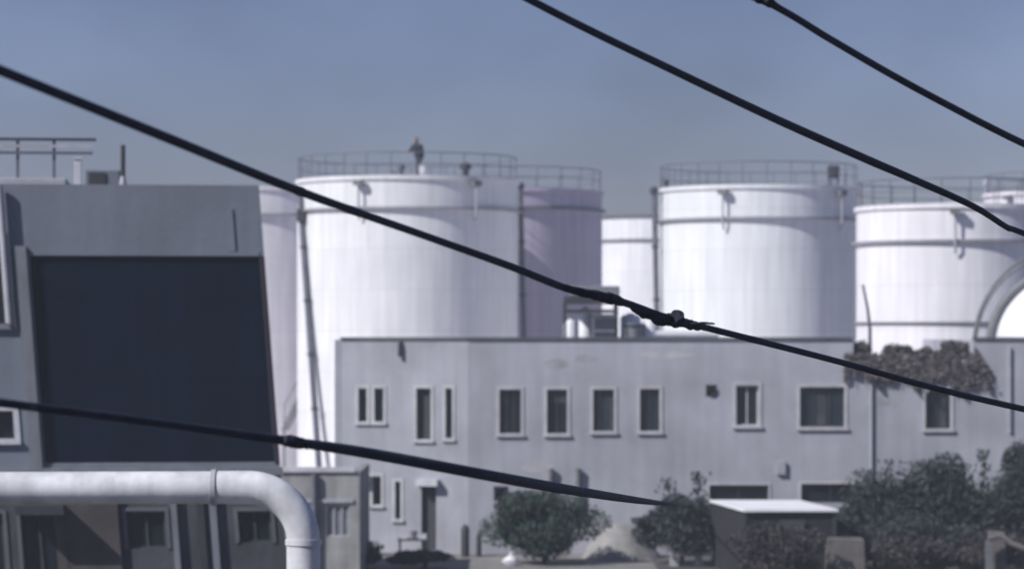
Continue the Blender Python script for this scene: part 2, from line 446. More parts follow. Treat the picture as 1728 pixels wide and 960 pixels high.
for x in (s0.x + .1, s1.x + .2, s1.x + 1.0):
    MB().box(x - .06, x + .06, 140.94, 141.06, 0, (s0.z - .2 if x < s1.x else s1.z - .04)).build('support', MATS['grey_metal'], t)
pp = P(500, 660, 141)
MB().tube([s0 + Vector((.15, -.45, .0)), s0 + Vector((.15, -.45, 1.0)), s1 + Vector((.1, -.45, 1.0)), s1 + Vector((1.0, -.45, 1.0)), s1 + Vector((1.0, -.45, 0))], .03, 6).build('handrail', MATS['grey_metal'], t)

# ------------------------------------------------------------------ the two-storey grey building
BX, BY = X_(790, 98.0), 98.0
FR = Frame((BX, BY, 0), (1, 0, 0), (0, 1, 0))
AN = R(15)
FL = Frame((BX, BY, 0), (-math.cos(AN), math.sin(AN), 0), (math.sin(AN), math.cos(AN), 0))
ROOF = Z_(573, 98)
bld = thing('concrete_building', (BX, BY, 0), 'two-storey grey rendered building with small upper windows, in front of the white tanks', 'building')
R_W = [  # right-hand face: pixel rectangles, mullions, glass
    ((843, 657, 879, 732), 2, 'glass_dark'), ((923, 657, 957, 732), 1, 'glass_dark'), ((1001, 657, 1036, 728), 2, 'glass_blue'),
    ((1080, 656, 1113, 728), 1, 'glass_blue'), ((1242, 650, 1280, 718), 1, 'glass_dark'), ((1350, 653, 1425, 721), 2, 'glass_blue'),
    ((1562, 657, 1604, 724), 1, 'glass_dark'), ((1197, 818, 1297, 846), 1, 'glass_dark'), ((1352, 816, 1452, 848), 1, 'glass_dark')]
holes = [FR.rect(*r) for r, *_ in R_W]
n0, n1 = FR.ray(1440, 600)[0], FR.ray(1642, 600)[0]
zn = Z_(622, 98)
fan1 = FR.rect(1191, 649, 1210, 669); fan2 = FR.rect(833, 820, 858, 845)
UEND = 30.0
FR.wall(.25, UEND, 0, ROOF, holes + [(n0, n1, zn, ROOF + 1), fan1, fan2], .25).build('wall', MATS['wall_grey'], bld)
for i, ((r, mu_, gl), h) in enumerate(zip(R_W, holes)):
    low = i in (7, 8)
    window(FR, bld, h, mu_, .10 if not low else .07, not low, .16, pmat=gl, fmat='dark_metal' if i != 4 else 'trim_white', smat='surround_pale')
for h in (fan1, fan2):
    cu, cz = (h[0] + h[1]) / 2, (h[2] + h[3]) / 2; rr = (h[1] - h[0]) / 2
    mb = MB()
    n = 20; vs = []; fs = []
    for rad, d in ((rr * 1.0, -.06), (rr * .82, -.06), (rr * .82, .10), (rr * 1.0, .10)):
        for k in range(n):
            an = 2 * math.pi * k / n; vs.append(FR.p(cu + rad * math.cos(an), cz + rad * math.sin(an), d))
    for q in range(4):
        for k in range(n):
            k2 = (k + 1) % n; q2 = (q + 1) % 4
            fs.append((q * n + k, q * n + k2, q2 * n + k2, q2 * n + k))
    v = mb.add(vs, fs).build('exhaust_fan', MATS['dark_metal'], bld)
    b = MB(); FR.box(b, h[0] + .002, h[1] - .002, h[2] + .002, h[3] - .002, .12, .2); b.build('back_plate', MATS['glass_dark'], v)
    b = MB()
    for k in range(4):
        an = k * math.pi / 2 + .3
        c1 = Vector((math.cos(an), math.sin(an))); c2 = Vector((math.cos(an + .7), math.sin(an + .7)))
        b.hexa([FR.p(cu, cz, .04), FR.p(cu + c1.x * rr * .78, cz + c1.y * rr * .78, .02), FR.p(cu + c2.x * rr * .78, cz + c2.y * rr * .78, .06), FR.p(cu + .005, cz, .045),
                FR.p(cu, cz, .05), FR.p(cu + c1.x * rr * .78, cz + c1.y * rr * .78, .03), FR.p(cu + c2.x * rr * .78, cz + c2.y * rr * .78, .07), FR.p(cu + .005, cz, .055)])
    b.build('blade', MATS['dark_metal'], v)
for i, f0, f1, mm in ((0, .0, .45, 'curtain'), (2, .55, 1.0, 'curtain'), (5, .35, .62, 'curtain'), (1, .0, 1.0, 'blind'), (6, .5, .9, 'curtain')):
    h = holes[i]; a = h[0] + (h[1] - h[0]) * f0 + .05; b = h[0] + (h[1] - h[0]) * f1 - .05
    z0_ = h[2] + .06 if mm == 'curtain' else h[3] - (h[3] - h[2]) * .3
    m = MB(); n = 9
    for k in range(n):
        u_a = a + (b - a) * k / n; u_b = a + (b - a) * (k + 1) / n
        FR.box(m, u_a, u_b, z0_, h[3] - .06, .1425 + .006 * (k % 2), .157)
    m.build(mm, MATS['curtain'], bld)
# conduits, meter box and patched render on the long face
m = MB(); u = FR.ray(1310, 780)[0]; FR.box(m, u, u + .3, Z_(800, 98), Z_(778, 98), -.12, -.002); m.build('meter_box', MATS['trim_pale'], bld)
m = MB(); u = FR.ray(1470, 700)[0]; m.tube([FR.p(u, Z_(640, 98), -.06), FR.p(u, 0.1, -.06)], .05, 8); m.build('downpipe', MATS['wall_grey'], bld, True)
for px0, py0, px1, py1, mm in ((918, 604, 960, 622, 'render_patch'), (965, 598, 1010, 612, 'render_patch'), (1060, 592, 1180, 606, 'render_pale'), (1452, 662, 1528, 688, 'render_patch'), (880, 775, 930, 800, 'render_pale')):
    q = FR.rect(px0, py0, px1, py1); m = MB(); rnd = random.Random(px0); n = 14
    cu, cz = (q[0] + q[1]) / 2, (q[2] + q[3]) / 2
    ring = [(cu + (q[1] - q[0]) / 2 * math.cos(2 * math.pi * k / n) * rnd.uniform(.75, 1.1), cz + (q[3] - q[2]) / 2 * math.sin(2 * math.pi * k / n) * rnd.uniform(.7, 1.1)) for k in range(n)]
    m.add([FR.p(a, b, -.004) for a, b in ring] + [FR.p(a, b, .01) for a, b in ring], [tuple(range(n))] + [(k, (k + 1) % n, n + (k + 1) % n, n + k) for k in range(n)])
    m.build('render_patch', MATS[mm], bld)
# left face
L_W = [((605, 655, 619, 712), 0, 'glass_dark', 'window'), ((632, 655, 647, 712), 0, 'glass_blue', 'window'), ((703, 655, 727, 742), 0, 'jamb_dark', 'window'), ((752, 655, 763, 740), 0, 'jamb_dark', 'window'),
       ((597, 814, 621, 922), 0, 'jamb_dark', 'door'), ((629, 803, 643, 852), 0, 'glass_dark', 'window'), ((667, 812, 676, 876), 0, 'glass_dark', 'window'), ((711, 820, 736, 928), 0, 'jamb_dark', 'door')]
lh = [FL.rect(*r[0]) for r in L_W]
LEN = FL.ray(577, 573)[0]
FL.wall(0, LEN, 0, ROOF, lh, .25).build('wall', MATS['wall_grey'], bld)
for (r, mu_, gl, nm), h in zip(L_W, lh):
    wn = window(FL, bld, h, 0, .10 if nm == 'window' else 0, nm == 'window', .2, pmat=gl, fmat='dark_metal', name=nm, smat='surround_pale')
    if nm == 'door':
        m = MB(); FL.box(m, h[0] - .12, h[1] + .12, h[3] + .02, h[3] + .24, -.32, -.003); m.build('lintel', MATS['trim_white'], wn)
# corner post closes the two slabs, rear walls, roof deck, coping
mb = MB(); mb.add([FL.p(0, 0, 0), FR.p(.25, 0, 0), FR.p(.25, 0, .25), FL.p(0, 0, .25), FL.p(0, ROOF, 0), FR.p(.25, ROOF, 0), FR.p(.25, ROOF, .25), FL.p(0, ROOF, .25)],
                  [(0, 1, 5, 4), (1, 2, 6, 5), (2, 3, 7, 6), (3, 0, 4, 7), (4, 5, 6, 7)])
mb.build('corner_post', MATS['wall_grey'], bld)
le = FL.p(LEN, 0, 0)
back = 110.0
rz = ROOF - .55
def slab(pts, z0, z1):
    n = len(pts); return MB().add([(x, y, z0) for x, y in pts] + [(x, y, z1) for x, y in pts],
        [tuple(range(n))[::-1], tuple(range(n, 2 * n))] + [(i, (i + 1) % n, (i + 1) % n + n, i + n) for i in range(n)])
nx0, nx1 = BX + n0, BX + n1
lb = FL.p(LEN, 0, .26); cb_ = FL.p(.1, 0, .4)
slab([(lb.x + .02, lb.y + .1), (cb_.x + .1, BY + .26), (nx0 - .3, BY + .26), (nx0 - .3, back), (lb.x + .02, back)], rz - .2, rz).build('roof', MATS['wall_low'], bld)
slab([(nx0 - .298, BY + .26), (nx1 + .298, BY + .26), (nx1 + .298, back), (nx0 - .298, back)], zn - .25, zn - .03).build('roof', MATS['wall_low'], bld)
slab([(nx1 + .3, BY + .26), (BX + UEND, BY + .26), (BX + UEND, back), (nx1 + .3, back)], rz - .2, rz).build('roof', MATS['wall_low'], bld)
MB().box(le.x - .0, BX + UEND, back + .002, back + .25, 0, zn - .26).build('wall', MATS['wall_low'], bld)
MB().box(le.x - .25, le.x - .002, le.y + .03, back, 0, ROOF - .002).build('wall', MATS['wall_grey'], bld)
MB().box(BX + UEND + .002, BX + UEND + .25, BY, back, 0, ROOF).build('wall', MATS['wall_grey'], bld)
MB().box(nx0 - .25, nx0 - .002, BY + .27, back, zn - .02, ROOF - .003).build('parapet', MATS['wall_grey'], bld)
MB().box(nx1 + .002, nx1 + .25, BY + .27, back, zn - .02, ROOF - .003).build('parapet', MATS['wall_grey'], bld)
for (fr, a, b) in ((FR, .0, n0 - .01), (FR, n1 + .01, UEND), (FL, .02, LEN + .04)):
    m = MB(); fr.box(m, a, b, ROOF + .004, ROOF + .085, -.07, .30); m.build('coping', MATS['coping'], bld)
m = MB(); FR.box(m, n0, n1, zn + .003, zn + .05, -.05, .29); m.build('coping', MATS['coping'], bld)
u, _ = FL.ray(676, 585)
m = MB(); m.tube([FL.p(u, ROOF - .05, -.05), FL.p(u, ROOF - .18, -.12), FL.p(u, ROOF - .58, -.12)], .065, 10); m.build('rain_spout', MATS['dark_metal'], bld, True)
for px in (930, 976):
    u, z = FR.ray(px, 790)
    m = MB(); m.tube([FR.p(u, Z_(872, 98), -.13), FR.p(u, z - .08, -.13), FR.p(u, z, -.13)], [.085, .085, .10], 10)
    FR.box(m, u - .12, u + .12, z - .5, z - .42, -.15, -.003)
    m.build('vent_pipe', MATS['grey_metal'], bld, True)
u, z = FR.ray(1672, 660)
m = MB(); FR.box(m, u + .6, u + .66, z - 1.4, z + 1.5, -.09, -.003); m.build('downpipe', MATS['trim_pale'], bld)
# rooftop clutter (things standing on the roof deck)
YR = 100.4
def rp(px, py): return P(px, py, YR)
c0, c1 = rp(951, 488), rp(1045, 512)
t = thing('rooftop_canopy', (rp(998, 0).x, YR + 1, rz), 'dark flat canopy on posts standing on the grey roof', 'canopy')
MB().box(c0.x, c1.x, YR, YR + 2.2, c1.z, rp(0, 500).z).build('roof_sheet', MATS['dark_metal'], t, bevel=.02)
MB().box(c0.x + .25, c1.x + .03, YR + .3, YR + 2.0, rp(0, 500).z + .002, c0.z + .12).build('roof_load', MATS['tub_grey'], t, bevel=.05)
for x in (c0.x + .06, c1.x - .08):
    for y in (YR + .08, YR + 2.1):
        MB().box(x - .045, x + .045, y - .045, y + .045, rz, c1.z).build('post', MATS['dark_metal'], t)
MB().box(c0.x + .11, c1.x - .13, YR + .06, YR + .10, rp(0, 528).z, rp(0, 522).z).build('cross_rail', MATS['dark_metal'], t)
def drum(px, top, rad, label, material='white_plastic', y=YR + .7, bottom=None):
    x = X_(px, y); zt = Z_(top, y); zb = rz if bottom is None else bottom
    t = thing('storage_drum', (x, y, zb), label, 'drum', 'drums on the roof'); c = (x, y, 0)
    MB().lathe(c, [(rad * .9, zb), (rad, zb + .05), (rad, zb + (zt - zb) * .33), (rad * 1.05, zb + (zt - zb) * .36), (rad, zb + (zt - zb) * .39), (rad, zt - .1), (rad * .8, zt)], 24).build('body', MATS[material], t, True)
    MB().lathe(c, [(rad * .8, zt + .001), (rad * .35, zt + .03), (rad * .3, zt + .08), (.005, zt + .08)], 20).build('lid', MATS[material], t, True)
drum(963, 542, .25, 'white drum under the left end of the rooftop canopy')
drum(988, 521, .24, 'raised white drum in the middle under the rooftop canopy', y=YR + 1.5)
drum(1064, 532, .36, 'broad white drum just right of the rooftop canopy', y=YR + 1.6)
drum(1096, 545, .28, 'small white drum between the canopy and the dark standpipe', y=YR + .9)
t = thing('equipment_cabinet', (rp(1022, 0).x, YR + .9, rz), 'grey equipment cabinet with pale lid under the right end of the canopy', 'cabinet')
MB().box(rp(1004, 0).x, rp(1039, 0).x, YR + .6, YR + 1.4, rz, Z_(537, YR + .6)).build('body', MATS['tub_grey'], t, bevel=.02)
MB().box(rp(1002, 0).x, rp(1040, 0).x, YR + .57, YR + 1.43, Z_(537, YR + .6) + .002, Z_(530, YR + .6)).build('lid', MATS['trim_white'], t)
t = thing('grey_tub', (rp(1070, 0).x, YR + .5, rz), 'grey flared tub in front of the broad white drum', 'tub')
MB().lathe((rp(1070, 0).x, YR + .5, 0), [(.005, rz), (.19, rz), (.33, Z_(545, YR + .5) - .05), (.36, Z_(545, YR + .5) - .05), (.36, Z_(545, YR + .5)), (.30, Z_(545, YR + .5)), (.18, rz + .1)], 24).build('body', MATS['tub_grey'], t, True)
MB().ring((rp(1070, 0).x, YR + .5, 0), .35, Z_(545, YR + .5) - .1, .02, 24, 6).build('rim', MATS['dark_metal'], t)
# long low white sheeted roof hatch right of the pole
t = thing('roof_hatch', (rp(1165, 0).x, YR + 1.5, rz), 'low white hatch lying on the roof right of the cable splice', 'hatch')
MB().box(rp(1105, 0).x, rp(1215, 0).x, YR + .8, YR + 2.4, rz, Z_(566, YR)).build('curb', MATS['white_plastic'], t)
MB().box(rp(1102, 0).x, rp(1218, 0).x, YR + .7, YR + 2.5, Z_(566, YR) + .002, Z_(558, YR)).build('lid', MATS['white_plastic'], t, bevel=.03)

# white dome with grey rim on the roof at the right
YD = 103.0
dc = P(1795, 578, YD)
rd = (1795 - 1674) / F * YD
t = thing('roof_dome', (dc.x, YD, rz), 'white dome with a thick grey rim on the roof at the right edge', 'dome')
def dome(rad, thick, zc, name, m, sx=1.0, par=t):
    mb = MB(); n = 40; k = 14; vs = []; fs = []
    for i in range(k + 1):
        el = math.pi / 2 * i / k
        for j in range(n):
            a = 2 * math.pi * j / n
            vs.append((dc.x + rad * math.cos(el) * math.cos(a), YD + rad * math.cos(el) * math.sin(a), zc + rad * 1.02 * math.sin(el)))
    for i in range(k):
        for j in range(n):
            fs.append((i * n + j, i * n + (j + 1) % n, (i + 1) * n + (j + 1) % n, (i + 1) * n + j))
    return mb.add(vs, fs).build(name, MATS[m], par, True)
dz0 = rz + .25
dome(rd, 0, dz0, 'shell', 'white_plastic')
MB().lathe((dc.x, YD, 0), [(rd + .15, rz), (rd + .15, dz0 - .01), (rd - .1, dz0 - .005)], 48).build('base_ring', MATS['grey_metal'], t)
def arch(rad, tub, y, name, m, asp=1.02):
    pts = [(dc.x + rad * math.cos(a), y, dz0 + rad * asp * math.sin(a)) for a in [math.pi * i / 40 for i in range(41)]]
    pts = [(pts[0][0], y, rz)] + pts + [(pts[-1][0], y, rz)]
    MB().tube(pts, tub, 10).build(name, MATS[m], t, True)
arch(rd + .14, .16, YD - .35, 'rim_arch', 'grey_metal')
arch(rd + .72, .055, YD - .45, 'guard_arch', 'grey_metal', 1.08)
arch(rd + .50, .045, YD + .45, 'guard_arch', 'grey_metal', 1.08)
# bent pipe right of tank 4
t = thing('bent_pipe', P(1468, 622, 101) , 'thin dark curved pipe rising beside the foot of the middle white tank', 'pipe')
pts = [P(1467, 622, 101), P(1468, 590, 101), P(1468, 555, 101), P(1464, 520, 101), P(1456, 480, 101)]
sm = []
for i in range(len(pts) - 1):
    for k in range(4): sm.append(pts[i].lerp(pts[i + 1], k / 4))
sm.append(pts[-1])
MB().tube(sm, [.085 * (1 - .55 * i / len(sm)) for i in range(len(sm))], 8).build('stem', MATS['rail_metal'], t, True)
MB().lathe(P(1467, 622, 101), [(.2, P(0, 622, 101).z - .02), (.2, P(0, 622, 101).z + .06), (.07, P(0, 622, 101).z + .06)], 12).build('foot', MATS['rail_metal'], t)

# ------------------------------------------------------------------ plants
def leaf_mesh(center, rad, n, size, seed, lumps=9, flat=1.0):
    """leaf-sized faces gathered in uneven clumps through a crown's volume"""
    rnd = random.Random(seed); vs = []; fs = []
    cl = []
    for k in range(lumps):
        while True:
            q = Vector((rnd.uniform(-1, 1), rnd.uniform(-1, 1), rnd.uniform(-1, 1)))
            if q.length < 1: break
        q = Vector((q.x * rad[0] * .72, q.y * rad[1] * .72, q.z * rad[2] * .72))
        cl.append((q, rnd.uniform(.34, .60)))
    for i in range(n):
        q, s = rnd.choice(cl)
        d = Vector((rnd.gauss(0, 1), rnd.gauss(0, 1), rnd.gauss(0, 1))).normalized() * (rnd.random() ** .45)
        p = Vector(center) + q + Vector((d.x * rad[0] * s, d.y * rad[1] * s, d.z * rad[2] * s * flat))
        if p.z < .03: p.z = .03 + rnd.random() * .2
        a = Vector((rnd.gauss(0, 1), rnd.gauss(0, 1), rnd.gauss(0, 1))).normalized()
        b = a.cross(Vector((rnd.gauss(0, 1), rnd.gauss(0, 1), rnd.gauss(0, 1)))).normalized()
        l = size * .72 * (.35 + 1.5 * rnd.random() ** 1.8); wd = l * rnd.uniform(.35, .6)
        o = len(vs)
        vs += [p - a * l, p + b * wd, p + a * l, p - b * wd]; fs.append((o, o + 1, o + 2, o + 3))
    return vs, fs
def plant(name, px, top, bot, rx, Y, n, label, cat, material, seed, lumps=9, size=.10, trunk=True, ground=0.0, depth=.8, group=None, spikes=()):
    zc0 = max(Z_(bot, Y), ground + .1); zt = Z_(top, Y); x = X_(px, Y); rr = rx / F * Y
    c = Vector((x, Y, (zt + zc0) / 2))
    t = thing(name, (x, Y, ground), label, cat, group)
    vs, fs = leaf_mesh(c, (rr * .95, rr * depth, (zt - zc0) / 2), int(n * 3.6), size, seed, lumps + 3)
    rnd = random.Random(seed + 99)
    for (sx, sy, sw) in spikes:     # shoots that stand above the crown
        b0 = P(sx, sy, Y)
        for i in range(160):
            f = rnd.random(); p_ = Vector((b0.x + rnd.gauss(0, sw / F * Y * .5), Y + rnd.gauss(0, .15), b0.z - f * (b0.z - c.z)))
            a = Vector((rnd.gauss(0, .5), rnd.gauss(0, .5), 1)).normalized(); b = a.cross(Vector((rnd.gauss(0, 1), rnd.gauss(0, 1), 0))).normalized()
            o = len(vs); vs += [p_ - a * size, p_ + b * size * .5, p_ + a * size, p_ - b * size * .5]; fs.append((o, o + 1, o + 2, o + 3))
    MB().add(vs, fs).build('crown' if trunk else 'foliage', MATS[material], t)
    tr = MB(); h = c.z - ground
    bend = Vector((rnd.uniform(-.15, .15), rnd.uniform(-.1, .1), 0))
    r0 = .05 + .02 * rr
    tr.tube([(x, Y, ground), Vector((x, Y, ground + h * .5)) + bend, (x, Y, ground + h * 1.2)], [r0, r0 * .8, r0 * .35], 8)
    for k in range(6):
        an = k * 1.05 + rnd.random(); q0 = Vector((x, Y, ground + h * rnd.uniform(.5, .95))) + bend * .6
        q1 = q0 + Vector((math.cos(an) * rr * .6, math.sin(an) * rr * .5, h * rnd.uniform(.2, .45)))
        tr.tube([q0, q0.lerp(q1, .5) + Vector((0, 0, .05)), q1], [r0 * .5, r0 * .35, r0 * .12], 6)
    tr.build('trunk' if trunk else 'stem', MATS['bark'], t, True)
    return t
plant('shrub', 918, 828, 985, 98, 94.0, 6500, 'round dark green shrub in front of the building corner', 'shrub', 'leaf_green', 11, 13, .085, group='plants before the building')
plant('tree', 1150, 815, 965, 84, 93.6, 6500, 'slate-green tree with upright shoots, left of the white shed roof', 'tree', 'leaf_slate', 12, 11, .085, group='plants before the building', spikes=((1128, 806, 14), (1180, 797, 14), (1078, 875, 10)))
plant('tree', 1496, 772, 950, 88, 92.5, 7000, 'grey-green tree right of the white shed roof, below the wide window', 'tree', 'leaf_slate', 13, 12, .09, group='plants before the building', spikes=((1466, 796, 12), (1500, 776, 14), (1565, 776, 12)))
plant('tree', 1612, 754, 955, 100, 93.5, 8000, 'dark bushy tree below the rightmost upper window', 'tree', 'leaf_dark', 14, 13, .09, group='plants before the building', spikes=((1660, 758, 12),))
plant('tree', 1722, 748, 955, 98, 92.0, 8500, 'dark green tree cut by the right edge of the picture', 'tree', 'leaf_dark', 15, 13, .09, group='plants before the building')
plant('bush', 1435, 858, 985, 70, 90.5, 3600, 'low dark bush hiding the right side of the shed', 'bush', 'leaf_dark', 16, 8, .08, False, group='plants before the building')
plant('bush', 1570, 864, 990, 110, 89.5, 5200, 'low spreading bush at the foot of the grey-green tree', 'bush', 'leaf_slate', 17, 9, .08, False, group='plants before the building')
plant('bush', 600, 915, 975, 62, 92.5, 2200, 'low weedy bush before the doors of the left face', 'bush', 'weeds', 18, 8, .07, False, group='plants before the building')
plant('bush', 715, 926, 978, 68, 92.0, 2200, 'low weedy bush under the balcony table at the building corner', 'bush', 'weeds', 19, 8, .07, False, group='plants before the building')
plant('bush', 1305, 882, 1000, 98, 86.0, 4200, 'low murky brown bush in front of the white-roofed shed', 'bush', 'leaf_murk', 41, 10, .075, False, group='plants before the building')
plant('bush', 1535, 900, 1000, 75, 87.0, 2600, 'low murky brown bush right of the pale concrete block', 'bush', 'leaf_murk', 42, 9, .075, False, group='plants before the building')
plant('bush', 1668, 893, 1000, 95, 88.0, 3000, 'low murky brown bush behind the pale bent pipe', 'bush', 'leaf_murk', 43, 10, .075, False, group='plants before the building')
# dry brown growth on the lower roof section
YB = 98.9
for i, (px, top, rx, lab) in enumerate(((1402, 572, 20, 'dark dry plant at the left end of the roof growth, beside the cable'), (1452, 578, 26, 'brown dry bush at the foot of the thin curved pipe'),
        (1512, 576, 32, 'brown dry bush in the middle of the lowered roof'), (1562, 582, 26, 'low brown bush between the thicker dry bushes on the roof'), (1612, 574, 30, 'tall dry brown bush left of the dome on the roof'))):
    y = YB if i else 98.55
    plant('dry_bush', px, top, 636 if i else 612, rx, y, 1300, lab, 'bush', 'leaf_brown', 30 + i, 8, .075, False, ground=(zn - .03) if i else rz, depth=.6, group='dry plants on the roof')
# creeper hanging over the wall below the notch
rnd = random.Random(5); vs = []; fs = []
for i in range(7500):
    px = rnd.uniform(1425, 1672); f = (px - 1425) / 247
    lowest = 634 + 24 * f + 10 * math.sin(px * .09) + 9 * math.sin(px * .31)
    if px > 1642 and rnd.random() < .35: continue
    py = 596 + (lowest - 596) * rnd.random() ** .8 if px < 1645 else 585 + (px - 1645) * 1.6 + rnd.random() * (lowest - 585 - (px - 1645) * 1.6)
    Y = 97.95 - abs(rnd.gauss(0, .07)); p_ = P(px, py, Y)
    a = Vector((rnd.gauss(0, 1), rnd.gauss(0, .5), rnd.gauss(0, 1))).normalized(); b = a.cross(Vector((rnd.gauss(0, .4), -1, rnd.gauss(0, .4)))).normalized()
    s = .055 * rnd.uniform(.4, 1.5); o = len(vs); vs += [p_ - a * s, p_ + b * s * .6, p_ + a * s, p_ - b * s * .6]; fs.append((o, o + 1, o + 2, o + 3))
t = thing('creeper', (X_(1550, 97.9), 97.9, zn - 1.0), 'grey-brown dry creeper hanging over the wall below the roof dome', 'creeper')
MB().add(vs, fs).build('foliage', MATS['leaf_brown'], t)
m = MB()
for k in range(12):
    px = 1440 + k * 19; m.tube([P(px, 612, 97.93), P(px + rnd.uniform(-8, 8), 630, 97.9), P(px + rnd.uniform(-12, 12), 652, 97.92)], .012, 5)
m.build('stem', MATS['bark'], t)

# ------------------------------------------------------------------ shed with white roof sheet, yard objects
fl, fr_, nr, nl = P(1197, 845, 93.2), P(1350, 845.5, 93.1), P(1415, 862, 88.1), P(1255, 863, 88.0)
zs = nl.z
for q in (fl, fr_, nr, nl): q.z = zs
t = thing('yard_shed', ((fl.x + nr.x) / 2, 90.6, 0), 'yard shed, walls coloured dark as shade, with a bright white flat roof sheet', 'shed')
up = Vector((0, 0, .07))
MB().hexa([nl, nr, fr_, fl, nl + up, nr + up, fr_ + up, fl + up]).build('roof_sheet', MATS['white_sheet'], t)
cen = (fl + fr_ + nr + nl) / 4
ins = [q.lerp(cen, .06) for q in (nl, nr, fr_, fl)]
for i in range(4):
    a, b = ins[i], ins[(i + 1) % 4]
    d = (b - a).normalized(); nn = Vector((d.y, -d.x, 0)) * -.05
    a2, b2 = a + d * .06, b - d * .06
    MB().hexa([Vector((a2.x, a2.y, 0)), Vector((b2.x, b2.y, 0)), Vector((b2.x, b2.y, 0)) + nn, Vector((a2.x, a2.y, 0)) + nn,
               a2 - up * .3, b2 - up * .3, b2 - up * .3 + nn, a2 - up * .3 + nn]).build('wall', MATS['shed_shade'], t)
    MB().box(a.x - .05, a.x + .05, a.y - .05, a.y + .05, 0, zs - .003).build('post', MATS['dark_metal'], t)
a, b = ins[0], ins[1]
m = MB(); m.box(a.lerp(b, .38).x, a.lerp(b, .66).x, min(a.y, b.y) - .06, min(a.y, b.y) - .02, .02, 1.8); m.build('door', MATS['jamb_dark'], t)

def barrier(px0, px1, top, Y, label):
    x0, x1, zt = X_(px0, Y), X_(px1, Y), Z_(top, Y)
    t = thing('road_barrier', ((x0 + x1) / 2, Y, 0), label, 'barrier')
    MB().box(x0, x1, Y - .04, Y + .04, zt - .22, zt).build('rail', MATS['trim_white'], t)
    for f in (.06, .5, .94):
        x = x0 + (x1 - x0) * f
        MB().hexa([(x - .14, Y + .043, 0), (x + .14, Y + .043, 0), (x + .14, Y + .3, 0), (x - .14, Y + .3, 0), (x - .09, Y + .043, zt - .02), (x + .09, Y + .043, zt - .02), (x + .09, Y + .16, zt - .02), (x - .09, Y + .16, zt - .02)]).build('leg', MATS['trim_pale'], t)
barrier(1132, 1226, 926, 93.0, 'low white barrier at the foot of the slate-green tree')
def block(px0, px1, top, Y, d, label, material='concrete_pale'):
    x0, x1, zt = X_(px0, Y), X_(px1, Y), Z_(top, Y)
    t = thing('concrete_block', ((x0 + x1) / 2, Y, 0), label, 'block', 'concrete blocks in the yard')
    MB().hexa([(x0, Y, 0), (x1, Y, 0), (x1 - .05, Y + d, 0), (x0 + .03, Y + d, 0), (x0 + .04, Y + .03, zt), (x1 - .05, Y + .03, zt - .03), (x1 - .08, Y + d, zt), (x0 + .07, Y + d, zt)]).build('body', MATS[material], t, bevel=.03)
    MB().tube([((x0 + x1) / 2 - .12, Y + d / 2, zt - .02), ((x0 + x1) / 2 - .1, Y + d / 2, zt + .1), ((x0 + x1) / 2 + .1, Y + d / 2, zt + .1), ((x0 + x1) / 2 + .12, Y + d / 2, zt - .04)], .012, 6).build('lifting_loop', MATS['dark_metal'], t)
block(1394, 1462, 908, 87.2, .7, 'pale concrete block in the dark yard right of the shed')
block(1668, 1700, 897, 86.5, .6, 'small pale concrete block near the bent pipe at the right', 'concrete_pale')
t = thing('yard_pipe', (X_(1715, 86.2), 86.2, 0), 'pale bent pipe lying in the yard at the lower right', 'pipe')
q = [P(1668, 908, 86.2), P(1690, 903, 86.2), P(1705, 915, 86.1), P(1730, 926, 86.0), P(1770, 930, 86.0)]
MB().tube(q, .085, 12).build('pipe', MATS['concrete_pale'], t, True)
for k in (0, 4):
    MB().box(q[k].x - .08, q[k].x + .08, q[k].y - .1, q[k].y + .1, 0, q[k].z - .08).build('support', MATS['grey_metal'], t)
# gas cylinders at the corner
for px, top, lab in ((785, 884, 'dark round-topped gas cylinder left of the building corner'), (808, 899, 'shorter dark gas cylinder right of the building corner')):
    Y = 96.9; x = X_(px, Y); zt = Z_(top, Y); r = .14 if px < 800 else .09
    t = thing('gas_cylinder', (x, Y, 0), lab, 'gas cylinder', 'gas cylinders at the corner')
    MB().lathe((x, Y, 0), [(r * .9, 0), (r, .05), (r, zt - r * 1.3), (r * .9, zt - r * .8), (r * .55, zt - r * .3), (r * .2, zt - r * .2)], 20).build('body', MATS['jamb_dark'], t, True)
    MB().lathe((x, Y, 0), [(r * .2, zt - r * .25), (r * .3, zt - r * .1), (r * .3, zt), (.003, zt)], 12).build('valve', MATS['dark_metal'], t)
